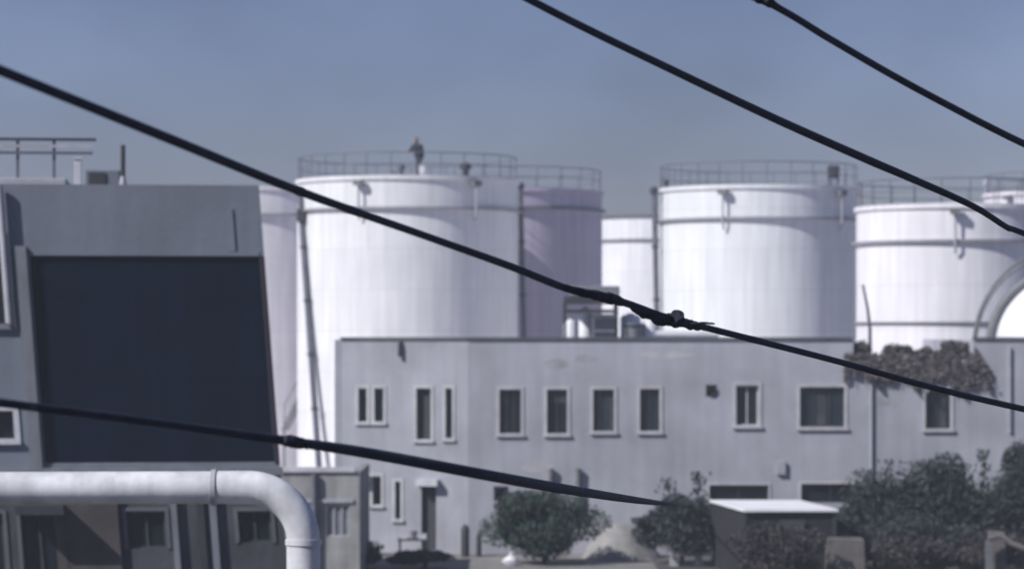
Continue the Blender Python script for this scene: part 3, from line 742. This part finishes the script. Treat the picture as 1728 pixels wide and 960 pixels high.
# table with goods by the left face
Y = 97.6
t = thing('yard_table', (X_(697, Y), Y, 0), 'small grey table against the left face beside the door', 'table')
ta, tb = P(672, 908, Y), P(722, 914, Y)
MB().box(ta.x, tb.x, Y - .35, Y + .35, ta.z - .06, ta.z).build('table_top', MATS['brown_column'], t)
for x in (ta.x + .06, tb.x - .06):
    for y in (Y - .3, Y + .3): MB().box(x - .03, x + .03, y - .03, y + .03, 0, ta.z - .06).build('leg', MATS['dark_metal'], t)
for px, w_, h_, mm, lab in ((682, .12, .10, 'trim_white', 'white box at the left end of the yard table'), (698, .14, .26, 'tub_grey', 'grey pot standing in the middle of the yard table'), (713, .13, .13, 'trim_white', 'white box at the right end of the yard table')):
    x = X_(px, Y)
    if mm == 'tub_grey':
        t = thing('plant_pot', (x, Y, ta.z), lab, 'pot')
        MB().lathe((x, Y, 0), [(.005, ta.z), (.08, ta.z), (.12, ta.z + .2), (.135, ta.z + .2), (.135, ta.z + .25), (.09, ta.z + .25)], 16).build('body', MATS[mm], t, True)
        MB().lathe((x, Y, 0), [(.09, ta.z + .22), (.003, ta.z + .23)], 12).build('soil', MATS['bark'], t)
    else:
        t = thing('cardboard_box', (x, Y, ta.z), lab, 'box')
        MB().box(x - w_, x + w_, Y - .12, Y + .12, ta.z, ta.z + h_).build('body', MATS[mm], t)
        MB().box(x - w_ - .01, x + w_ + .01, Y - .13, Y + .13, ta.z + h_ + .001, ta.z + h_ + .03).build('lid', MATS[mm], t)
# white sack by the shrub
t = thing('white_sack', (X_(862, 93.2), 93.2, 0), 'crumpled white sack on the ground before the green shrub', 'sack')
rnd = random.Random(3); vs = []; fs = []
n, k = 14, 7
for i in range(k):
    f = i / (k - 1)
    for j in range(n):
        a = 2 * math.pi * j / n; r = .26 * math.sin(math.pi * (.2 + .75 * f)) * rnd.uniform(.82, 1.1)
        vs.append((X_(862, 93.2) + r * math.cos(a), 93.2 + r * .7 * math.sin(a), .01 + .34 * f))
for i in range(k - 1):
    for j in range(n): fs.append((i * n + j, i * n + (j + 1) % n, (i + 1) * n + (j + 1) % n, (i + 1) * n + j))
fs.append(tuple(range((k - 1) * n, k * n)))
MB().add(vs, fs).build('body', MATS['white_plastic'], t, True)
MB().tube([(X_(862, 93.2), 93.2, .33), (X_(862, 93.2), 93.2, .38), (X_(862, 93.2) + .03, 93.2, .44)], [.05, .04, .07], 8).build('tied_neck', MATS['white_plastic'], t)

# pale sand heap against the wall between shrub and tree
hx, hy = X_(1046, 96.6), 96.6
rnd = random.Random(21); vs = []; fs = []; n = 36; k_ = 10
for i in range(k_ + 1):
    f = i / k_
    for j in range(n):
        a = 2 * math.pi * j / n; rr = 1.32 * (1 - f) ** .92 * (1 + .07 * math.sin(3 * a + 1) + rnd.uniform(-.03, .03)) + .02
        vs.append((hx + rr * math.cos(a), hy + rr * .9 * math.sin(a), .004 + 1.15 * math.sin(f * math.pi / 2) * (1 + rnd.uniform(-.015, .015))))
for i in range(k_):
    for j in range(n): fs.append((i * n + j, i * n + (j + 1) % n, (i + 1) * n + (j + 1) % n, (i + 1) * n + j))
fs.append(tuple(range(k_ * n, k_ * n + n)))
tag(MB().add(vs, fs).build('sand_heap', MATS['sand'], None, True), 'pale sand heap against the wall between the green shrub and the slate-green tree', 'sand heap')

# low annexe between the left building and the grey building
YA = 88.0
ax0, ax1 = X_(486, YA), X_(596, YA)
t = thing('low_annexe', ((ax0 + ax1) / 2, YA, 0), 'low grey annexe wall with a pale coping, left of the doors', 'annexe')
FA = Frame((ax0 - 2.0, YA, 0), (1, 0, 0), (0, 1, 0))
wl = ax1 - ax0 + 2.0
zt = Z_(796, YA)
h = FA.rect(551, 852, 590, 905)
FA.wall(0, wl, 0, zt, [h], .2).build('wall', MATS['wall_low'], t)
window(FA, t, h, 2, 0, False, .1, fmat='trim_pale', pmat='tub_grey')
m = MB(); FA.box(m, -.05, wl + .05, zt + .003, zt + .14, -.08, .3); m.build('coping', MATS['trim_white'], t)
m = MB(); FA.box(m, 0, wl, Z_(853, YA) + .1, Z_(848, YA) + .12, -.06, -.002); m.build('string_course', MATS['trim_pale'], t)
m = MB(); FA.box(m, wl + .002, wl + .2, 0, zt - .002, 0.002, 6); m.build('wall', MATS['wall_low'], t)
m = MB(); FA.box(m, 0, wl, zt - .3, zt - .12, .21, 6); m.build('roof', MATS['wall_low'], t)
u = FA.ray(531, 850)[0]
m = MB(); m.tube([FA.p(u, 0, -.12), FA.p(u, zt - .05, -.12)], .09, 10); m.build('downpipe', MATS['rail_metal'], t, True)

# ------------------------------------------------------------------ slate-grey building with the dark bay (left)
YAW = R(6)
LO = Vector((X_(446, 60.0), 60.0, 0))
LEAN = .075
FB = Frame(LO, (math.cos(YAW), math.sin(YAW), 0), (-math.sin(YAW), math.cos(YAW), 0), LEAN, Z_(433, 60))
lbd = thing('slate_building', LO, 'slate-grey building with a huge dark navy bay, at the left edge', 'building')
zt = Z_(313, 60); zb0, zb1 = Z_(783, 60), Z_(433, 60)
UL = -9.0
ub0 = FB.ray(50, 433)[0]; ub1 = -.10
zl = Z_(792, 60)
sw = [(-5.75, -5.32, Z_(742, 59.4), Z_(693, 59.4))]
sw[0] = (FB.ray(-40, 715)[0] - .15, FB.ray(14, 715)[0] - .15, Z_(742, 59.4), Z_(693, 59.4))
lw2 = (FB.ray(-60, 480)[0], FB.ray(1, 480)[0], Z_(548, 59.4), Z_(400, 59.4))
FB.wall(UL, 0, zl, zt, [(ub0, ub1 + .001, zb0, zb1), sw[0], lw2], .35).build('wall', MATS['slate_wall'], lbd)
bay = MB(); FB.box(bay, ub0 + .12, ub1 - .0, zb0 + .05, zb1 - .003, .10, .34); bay = bay.build('dark_bay', MATS['navy_panel'], lbd)
nrow = 5; hh = (zb1 - zb0 - .06) / nrow
for k in range(nrow):
    m = MB(); FB.box(m, ub0 + .13, ub1 - .01, zb0 + .055 + k * hh, zb0 + .055 + (k + 1) * hh - .012, .062 + .006 * (k % 2), .098); m.build('panel', MATS['navy_panel'], bay)
m = MB(); FB.box(m, ub0 + .003, ub0 + .12, zb0 + .05, zb1 - .003, .05, .34); m.build('jamb', MATS['navy_panel'], bay)
m = MB(); FB.box(m, ub0 + .003, ub1, zb0, zb0 + .045, .02, .34); m.build('threshold', MATS['slate_pale'], bay)
m = MB(); FB.box(m, ub1 + .003, .004, zb0, zb1, -.004, .36); m.build('corner_post', MATS['corner_plum'], lbd)
m = MB(); FB.box(m, ub0, ub1, zb1 + .01, zb1 + .10, -.02, -.002); m.build('lintel_band', MATS['slate_wall'], lbd)
window(FB, lbd, sw[0], 0, .12, True, .2, smat='trim_white', fmat='dark_metal')
window(FB, lbd, lw2, 1, .12, True, .2, smat='slate_pale', fmat='dark_metal')
# pilaster and pale gutter pipe by the left edge
m = MB(); FB.box(m, ub0 - .30, ub0 - .06, zl, zb1 + .2, -.10, -.002); m.build('pilaster', MATS['slate_pale'], lbd)
u = FB.ray(8, 330)[0]
m = MB(); m.tube([FB.p(u, zt - .05, -.14), FB.p(u, Z_(545, 60), -.14)], .075, 10); m.build('gutter_pipe', MATS['trim_pale'], lbd, True)
# dark vertical slit on the upper wall
us = FB.ray(394, 400)[0]
m = MB(); FB.box(m, us - .05, us + .05, Z_(424, 60), Z_(352, 60), -.03, -.002); m.build('cable_duct', MATS['slate_wall'], lbd)
# side, back, roof
m = MB(); FB.box(m, -.25, -.002, zl, zt, .352, 9); m.build('wall', MATS['slate_wall'], lbd)
m = MB(); FB.box(m, UL, -.252, zl, zt - .5, 8.7, 9); m.build('wall', MATS['slate_wall'], lbd)
m = MB(); FB.box(m, UL, -.252, zt - .6, zt - .4, .352, 8.698); m.build('roof', MATS['slate_wall'], lbd)
m = MB(); FB.box(m, UL, -.252, zl + .02, zl + .2, .352, 8.698); m.build('floor_slab', MATS['slate_wall'], lbd)
# ground floor, set back a little behind the pipe
zf = zl - .004
GW = []
def grect(a, b, c, d): return FB.rect(a, b, c, d)
gdefs = [((38, 862, 100, 985), 1), ((215, 862, 280, 925), 1), ((-40, 866, 8, 980), 0), ((402, 862, 458, 915), 1)]
GW = [grect(*r) for r, _ in gdefs]
FG = FB
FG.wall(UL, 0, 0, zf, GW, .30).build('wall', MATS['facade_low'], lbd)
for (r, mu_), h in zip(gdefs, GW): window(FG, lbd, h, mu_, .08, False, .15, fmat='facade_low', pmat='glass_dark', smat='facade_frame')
for px, wd, mm in ((108, .12, 'brown_column'), (160, .55, 'brown_column'), (345, .07, 'dark_metal'), (366, .07, 'slate_pale'), (300, .06, 'slate_pale')):
    u = FB.rect(px - 2, 900, px + 2, 950)[0]
    m = MB(); FB.box(m, u - wd, u + wd, 0, zf - .12, -.12, -.002); m.build('column', MATS[mm], lbd)
m = MB(); FB.box(m, UL, .05, zf - .10, zf + .06, -.22, -.003); m.build('ledge', MATS['slate_pale'], lbd)
u0 = grect(30, 850, 110, 862)
m = MB(); FB.box(m, u0[0], u0[1], u0[3] - .18, u0[3], -.7, -.004); m.build('door_hood', MATS['dark_metal'], lbd)
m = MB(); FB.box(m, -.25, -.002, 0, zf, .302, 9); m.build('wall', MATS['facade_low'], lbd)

# rooftop platform with railing above the slate building
def rb(px, py, d): 
    u = FB.ray(px, py)[0]; return u
dpl = .9
t = thing('roof_platform', FB.p(-4.6, zt - .4, dpl), 'pale roof platform with a dark handrail on the slate-grey building', 'platform')
FT = Frame(LO, FB.u, FB.d)
zq = zt + .05
ut0, ut1 = UL, FT.ray(112, 300)[0] - .05
m = MB(); FT.box(m, ut0, ut1, zq - .42, zq + .12, dpl, dpl + 3.2); m.build('deck', MATS['trim_pale'], t, bevel=.02)
m = MB(); FT.box(m, ut0, ut1 + .55, zq + .62, zq + .68, dpl + .02, dpl + .07); m.build('middle_rail', MATS['rail_metal'], t)
m = MB(); FT.box(m, ut0, ut1 + .55, zq + .76, zq + .82, dpl + .03, dpl + .08); m.build('fascia_rail', MATS['trim_pale'], t)
m = MB(); FT.box(m, ut0, ut1 + .62, zq + .90, zq + .96, dpl + .01, dpl + .09); m.build('top_rail', MATS['dark_metal'], t)
for k in range(5):
    u = ut1 - .25 - k * .75
    m = MB(); FT.box(m, u - .03, u + .03, zq + .122, zq + .90, dpl + .085, dpl + .13); m.build('post', MATS['rail_metal'], t)
u = FT.ray(131, 290)[0]
t = thing('white_post', FT.p(u, zt, .15), 'short white post on the roof edge at the end of the platform', 'post')
m = MB(); FT.box(m, u - .07, u + .07, zt + .002, zt + .52, .1, .24); m.build('shaft', MATS['trim_white'], t, bevel=.01)
m = MB(); FT.box(m, u - .09, u + .09, zt + .522, zt + .56, .08, .26); m.build('cap', MATS['trim_white'], t)
m = MB(); FT.box(m, u - .12, u + .12, zt - .0, zt + .002, .05, .3)
u = FT.ray(206, 290)[0]
t = thing('vent_stack', FT.p(u, zt, .3), 'slim dark vent stack standing on the slate-grey roof', 'vent stack')
m = MB(); m.tube([FT.p(u, zt - .4, .6), FT.p(u, zt + .85, .6)], .05, 10); m.build('shaft', MATS['dark_metal'], t, True)
m = MB(); m.tube([FT.p(u, zt - .4, .6), FT.p(u, zt - .12, .6), FT.p(u, zt + .2, .6)], [.11, .11, .052], 12); m.build('sleeve', MATS['trim_pale'], t, True)
# tank-like duct box on the roof (dark panels behind the rail)
ua, ub = FT.ray(140, 280)[0], FT.ray(200, 280)[0]
t = thing('rooftop_unit', FT.p((ua + ub) / 2, zt - .4, 1.2), 'dull grey rooftop unit between the white post and the vent stack', 'rooftop unit')
m = MB(); FT.box(m, ua, ub, zt - .398, zt + .36, 1.0, 2.2); m.build('casing', MATS['slate_wall'], t, bevel=.03)
m = MB(); FT.box(m, ua + .08, ub - .3, zt + .02, zt + .3, .97, .998); m.build('grille', MATS['jamb_dark'], t)

# ------------------------------------------------------------------ big white elbow pipe in front (left)
YP = 33.0
rp_ = .185
t = thing('elbow_pipe', (X_(513, YP), YP, 0), 'thick white clad pipe bending down through a broad elbow', 'pipe')
ys = 822
zc = Z_(ys, YP)
xv = X_(512, YP)
Rb = .62
pts = [(X_(-500, YP - .4), YP - .4, zc + .0), (X_(360, YP), YP, zc)]
MB().tube(pts, rp_, 32).build('horizontal_run', MATS['pipe_white'], t, True)
el = []
x0 = xv - Rb
for k in range(15):
    a = math.pi / 2 * k / 14
    el.append((x0 + Rb * math.sin(a), YP, zc - Rb + Rb * math.cos(a)))
MB().tube([(X_(362, YP), YP, zc)] + el, rp_ + .004, 32).build('elbow', MATS['pipe_white'], t, True)
MB().tube([(xv, YP, zc - Rb - .002), (xv, YP, .05)], [rp_ + .006, rp_ + .012], 32).build('vertical_run', MATS['pipe_white'], t, True)
MB().tube([(X_(357, YP), YP, zc), (X_(365, YP), YP, zc)], rp_ + .022, 32).build('band_clamp', MATS['trim_pale'], t, True)
MB().tube([(xv, YP, zc - Rb - .03), (xv, YP, zc - Rb + .03)], rp_ + .022, 32).build('band_clamp', MATS['pipe_white'], t, True)
MB().lathe((xv, YP, 0), [(rp_ + .15, 0), (rp_ + .15, .05), (rp_, .05)], 32).build('base_flange', MATS['grey_metal'], t)

# ------------------------------------------------------------------ overhead cables
def spline(pts, n=10):
    out = []
    for i in range(len(pts) - 1):
        p0 = pts[max(i - 1, 0)]; p1 = pts[i]; p2 = pts[i + 1]; p3 = pts[min(i + 2, len(pts) - 1)]
        for k in range(n):
            t = k / n
            out.append([.5 * ((2 * b) + (-a + c) * t + (2 * a - 5 * b + 4 * c - d) * t * t + (-a + 3 * b - 3 * c + d) * t ** 3) for a, b, c, d in zip(p0, p1, p2, p3)])
    out.append(list(pts[-1])); return out
def cable(keys, label, lumps=()):
    """keys: (px, py, width_px, depth)"""
    sp = spline([tuple(map(float, k)) for k in keys])
    pts = [P(a, b, d) for a, b, w_, d in sp]; rads = [w_ / F * d / 2 for a, b, w_, d in sp]
    mid = pts[len(pts) // 2]
    t = thing('overhead_cable', mid, label, 'cable', 'overhead cables')
    MB().tube(pts, rads, 12).build('conductor', MATS['cable'], t, True)
    for nm, lk, seed in lumps:
        rnd = random.Random(seed)
        s2 = spline([tuple(map(float, k)) for k in lk], 6)
        pp = [P(a, b, d) + Vector((0, -.012, rnd.uniform(-.002, .002))) for a, b, w_, d in s2]
        rr = [w_ / F * d / 2 * rnd.uniform(.86, 1.14) for a, b, w_, d in s2]
        MB().tube(pp, rr, 12).build(nm, MATS['cable_tape'], t, True)
    return t
cable([(-700, -165, 24, 8.0), (-300, -3, 22, 9.0), (0, 119, 18, 10.0), (280, 232, 17, 11.0), (500, 321, 15, 12.0), (720, 399, 13, 13.0), (860, 449, 13, 13.6), (960, 488, 13, 14.2), (1045, 508, 13, 14.6), (1120, 534, 12, 15.0), (1180, 550, 12, 15.3), (1400, 606, 11, 16.4), (1560, 650, 11, 17.2), (1728, 690, 11, 18.0), (2100, 770, 11, 20.0), (2600, 860, 11, 23.0)],
      'black cable crossing from the upper left past the standing person to the lower right', (
      ('splice_sleeve', [(938, 479, 9, 14.1), (968, 490, 15, 14.2), (1010, 499, 17, 14.4), (1040, 506, 17, 14.6), (1056, 513, 8, 14.7)], 1),
      ('splice_sleeve', [(1064, 516, 9, 14.75), (1085, 528, 17, 14.9), (1100, 532, 15, 14.9), (1110, 538, 20, 15), (1125, 539, 21, 15.1), (1140, 541, 23, 15.1), (1152, 544, 15, 15.2), (1165, 548, 17, 15.3), (1188, 553, 10, 15.4)], 2),
      ('tie', [(1140, 533, 22, 15.05), (1143, 536, 26, 15.06), (1146, 540, 20, 15.07)], 3), ('loose_end', [(1165, 546, 4, 15.2), (1185, 545, 4, 15.2), (1206, 546, 3, 15.2)], 4)))
cable([(300, -330, 13, 11), (600, -155, 13, 12), (890, -2, 13, 13.0), (1000, 54, 13, 13.4), (1100, 102, 13, 13.8), (1300, 197, 14, 14.6), (1460, 268, 14, 15.2), (1530, 298, 13, 15.5), (1640, 347, 11, 16), (1700, 384, 10, 16.3), (1728, 394, 10, 16.5), (2000, 500, 10, 18), (2500, 680, 10, 21)],
      'black cable from the top centre down across the right-hand tanks')
cable([(600, -330, 12, 11.5), (1000, -140, 12, 12.5), (1285, -1, 12, 13.5), (1400, 66, 12, 13.9), (1500, 124, 12, 14.3), (1600, 178, 12, 14.6), (1728, 243, 12, 15), (2000, 370, 12, 16.5), (2500, 590, 12, 19)],
      'uppermost black cable cutting the top right corner', (('splice_sleeve', [(1262, -9, 9, 13.4), (1280, -3, 19, 13.5), (1296, 4, 17, 13.5), (1312, 13, 10, 13.6)], 6),))
cable([(-900, 560, 16, 9.0), (-400, 625, 16, 9.8), (0, 679, 15, 10.5), (70, 688, 15, 10.8), (260, 712, 14, 11.3), (480, 743, 16, 12), (620, 764, 19, 12.4), (820, 801, 19, 13), (930, 821, 18, 14.6), (1010, 834, 15, 17.0), (1070, 843, 12, 21.0), (1110, 848, 8.6, 29.0), (1140, 851, 5, 50.0), (1152, 852, 3.3, 75.0), (1158, 852, 2.6, 97.8)],
      'lowest black cable passing in front of the dark bay and the doors', (
      ('splice_sleeve', [(474, 741, 14, 12), (490, 744, 21, 12.0), (506, 747, 19, 12.1), (520, 750, 14, 12.1)], 8),))

# ------------------------------------------------------------------ person on the tank roof
def person(foot, label):
    """one continuous body: tapered limbs fused by a voxel remesh, then materials by region"""
    f = Vector(foot); RZ = Matrix.Rotation(R(48), 3, 'Z')
    mb = MB(); tags = []
    # local axes: +x = right in the picture, -y = towards the camera; the person faces left
    def cap(a, b, ra, rb_, tg, n=10):
        a, b = Vector(a), Vector(b); d = (b - a).normalized()
        pts = [a - d * ra * .95, a - d * ra * .6, a, b, b + d * rb_ * .6, b + d * rb_ * .95]
        rads = [ra * .25, ra * .8, ra, rb_, rb_ * .8, rb_ * .25]
        mb.tube([f + RZ @ p for p in pts], rads, n); tags.append((f + RZ @ a, f + RZ @ b, max(ra, rb_), tg))
    J = dict(pel=(.12, 0, .88), chest=(.0, 0, 1.28), neck=(-.045, 0, 1.46), head=(-.085, -.01, 1.60),
             shL=(-.02, -.19, 1.38), shR=(-.02, .19, 1.38), elL=(-.12, -.27, 1.12), elR=(-.17, .24, 1.14), waL=(-.33, -.20, 1.05), waR=(-.38, .14, 1.07),
             hiL=(.12, -.10, .86), hiR=(.12, .10, .86), knL=(-.10, -.15, .50), knR=(.20, .15, .47), anL=(-.12, -.15, .09), anR=(.34, .16, .10))
    cap(J['pel'], J['chest'], .185, .20, 'jacket', 14); cap((J['pel'][0], -.07, .9), (J['pel'][0], .07, .9), .14, .14, 'trousers', 12)
    cap((J['chest'][0] - .0, -.13, 1.33), (J['chest'][0], .13, 1.33), .115, .115, 'jacket', 12)
    cap((.10, -.02, 1.0), (.02, 0, 1.2), .20, .185, 'jacket', 12)
    cap((.19, 0, 1.05), (.13, 0, 1.33), .14, .15, 'jacket', 12)            # small pack worn on the back
    cap(J['chest'], J['neck'], .07, .06, 'jacket'); cap(J['neck'], (-.07, 0, 1.53), .055, .055, 'skin')
    cap((-.075, 0, 1.585), (-.08, 0, 1.645), .088, .09, 'skin', 14); cap((-.105, 0, 1.555), (-.115, 0, 1.585), .06, .065, 'skin', 12)
    cap((-.06, 0, 1.66), (-.045, 0, 1.60), .098, .085, 'hair', 14)
    cap((-.175, 0, 1.60), (-.19, 0, 1.578), .013, .018, 'skin', 8)             # nose
    for s in (-1, 1): cap((-.06, s * .092, 1.575), (-.062, s * .095, 1.615), .014, .018, 'skin', 8)   # ears
    cap((-.168, -.03, 1.54), (-.168, .03, 1.54), .012, .012, 'skin', 8)
    for s, S_ in ((-1, 'L'), (1, 'R')):
        sh, e, w_ = Vector(J['sh' + S_]), Vector(J['el' + S_]), Vector(J['wa' + S_])
        cap(sh, e, .075, .062, 'jacket'); cap(e, w_, .058, .042, 'jacket')
        d = (w_ - e).normalized(); pc = w_ + d * .06
        cap(w_, pc, .030, .034, 'skin')
        cap(pc + Vector((0, -.022, 0)), pc + Vector((0, .022, 0)), .026, .026, 'skin')
        for k, ln in enumerate((.062, .072, .068, .054)):
            b0 = pc + Vector((0, (k - 1.5) * .021, 0)) + d * .015
            m1 = b0 + d * ln * .55 + Vector((0, 0, .008)); m2 = m1 + d * ln * .2 + Vector((0, 0, -ln * .55))
            cap(b0, m1, .010, .0095, 'skin', 8); cap(m1, m2, .0095, .008, 'skin', 8)
        b0 = w_ + d * .02 + Vector((0, -s * .026, 0)); m1 = b0 + d * .03 + Vector((0, -s * .022, -.012)); cap(b0, m1, .012, .011, 'skin', 8); cap(m1, m1 + d * .028 + Vector((0, 0, -.012)), .011, .009, 'skin', 8)
        hp, kn, an = Vector(J['hi' + S_]), Vector(J['kn' + S_]), Vector(J['an' + S_])
        cap(hp, kn, .095, .068, 'trousers', 12); cap(kn, kn.lerp(an, .35), .066, .062, 'trousers', 12); cap(kn.lerp(an, .35), an, .062, .048, 'trousers', 12)
        cap(an + Vector((.03, 0, -.045)), an + Vector((-.15, 0, -.052)), .044, .036, 'boots', 10)
    me = bpy.data.meshes.new('raw'); me.from_pydata([tuple(p - f) for p in mb.v], [], mb.f)
    bm = bmesh.new(); bm.from_mesh(me); bmesh.ops.recalc_face_normals(bm, faces=bm.faces); bm.to_mesh(me); bm.free()
    o = bpy.data.objects.new('raw', me); COL.objects.link(o)
    rm = o.modifiers.new('r', 'REMESH'); rm.mode = 'VOXEL'; rm.voxel_size = .0085
    sm_ = o.modifiers.new('s', 'SMOOTH'); sm_.factor = .4; sm_.iterations = 2
    dg = bpy.context.evaluated_depsgraph_get()
    body = bpy.data.meshes.new_from_object(o.evaluated_get(dg)); body.name = 'body'
    bpy.data.objects.remove(o)
    names = ['jacket', 'trousers', 'skin', 'hair', 'boots']
    body.materials.clear()
    for n_ in names: body.materials.append(MATS[n_])
    for pl in body.polygons:
        c = pl.center + f; best = None
        for a, b, r_, tg in tags:
            d = b - a; k = max(0, min(1, (c - a).dot(d) / d.length_squared)); ds = (c - (a + d * k)).length - r_
            if best is None or ds < best[0]: best = (ds, tg)
        pl.material_index = names.index(best[1]); pl.use_smooth = True
    t = thing('person', f, label, 'person')
    bo = bpy.data.objects.new('body', body); COL.objects.link(bo); bo.parent = t; bo['_o'] = tuple(f)
    for s in (-1, 1):
        MB().lathe(f + RZ @ Vector((-.155, s * .034, 1.612)), [(.003, f.z + 1.604), (.009, f.z + 1.608), (.009, f.z + 1.616), (.003, f.z + 1.62)], 8).build('eye', MATS['hair'], t)
    return t
sp_ = roof_spot(T1, 704, .62)
pr = person(sp_ + Vector((0, 0, -.005)), 'person in dark clothes leaning to the left on the tank roof, legs apart')
pr.scale = (1.16, 1.16, 1.03)     # bulky work clothes
# white hose box beside the legs
q = roof_spot(T1, 712, .40)
t = thing('hose_box', (q.x, q.y, q.z - .03), 'small white box on the tank rim at the standing person\'s feet', 'box')
MB().box(q.x - .13, q.x + .13, q.y - .1, q.y + .12, q.z - .03, q.z + .46).build('body', MATS['white_plastic'], t, bevel=.01)
MB().box(q.x - .15, q.x + .15, q.y - .12, q.y + .14, q.z + .462, q.z + .50).build('lid', MATS['white_plastic'], t)

hm = bpy.data.materials.new('haze'); hm.use_nodes = True
hn = hm.node_tree; hn.nodes.clear()
hv = hn.nodes.new('ShaderNodeVolumePrincipled'); hv.inputs['Color'].default_value = (.78, .85, .95, 1); hv.inputs['Density'].default_value = HAZE
ho = hn.nodes.new('ShaderNodeOutputMaterial'); hn.links.new(hv.outputs[0], ho.inputs['Volume'])
hz = MB().box(-6050, 6050, -450, 12050, -1, 17.6).build('haze', hm)
tag(hz, 'thin pale blue haze lying over the whole tank farm', kind='stuff')

for o in list(bpy.data.objects):
    if '_o' in o: del o['_o']
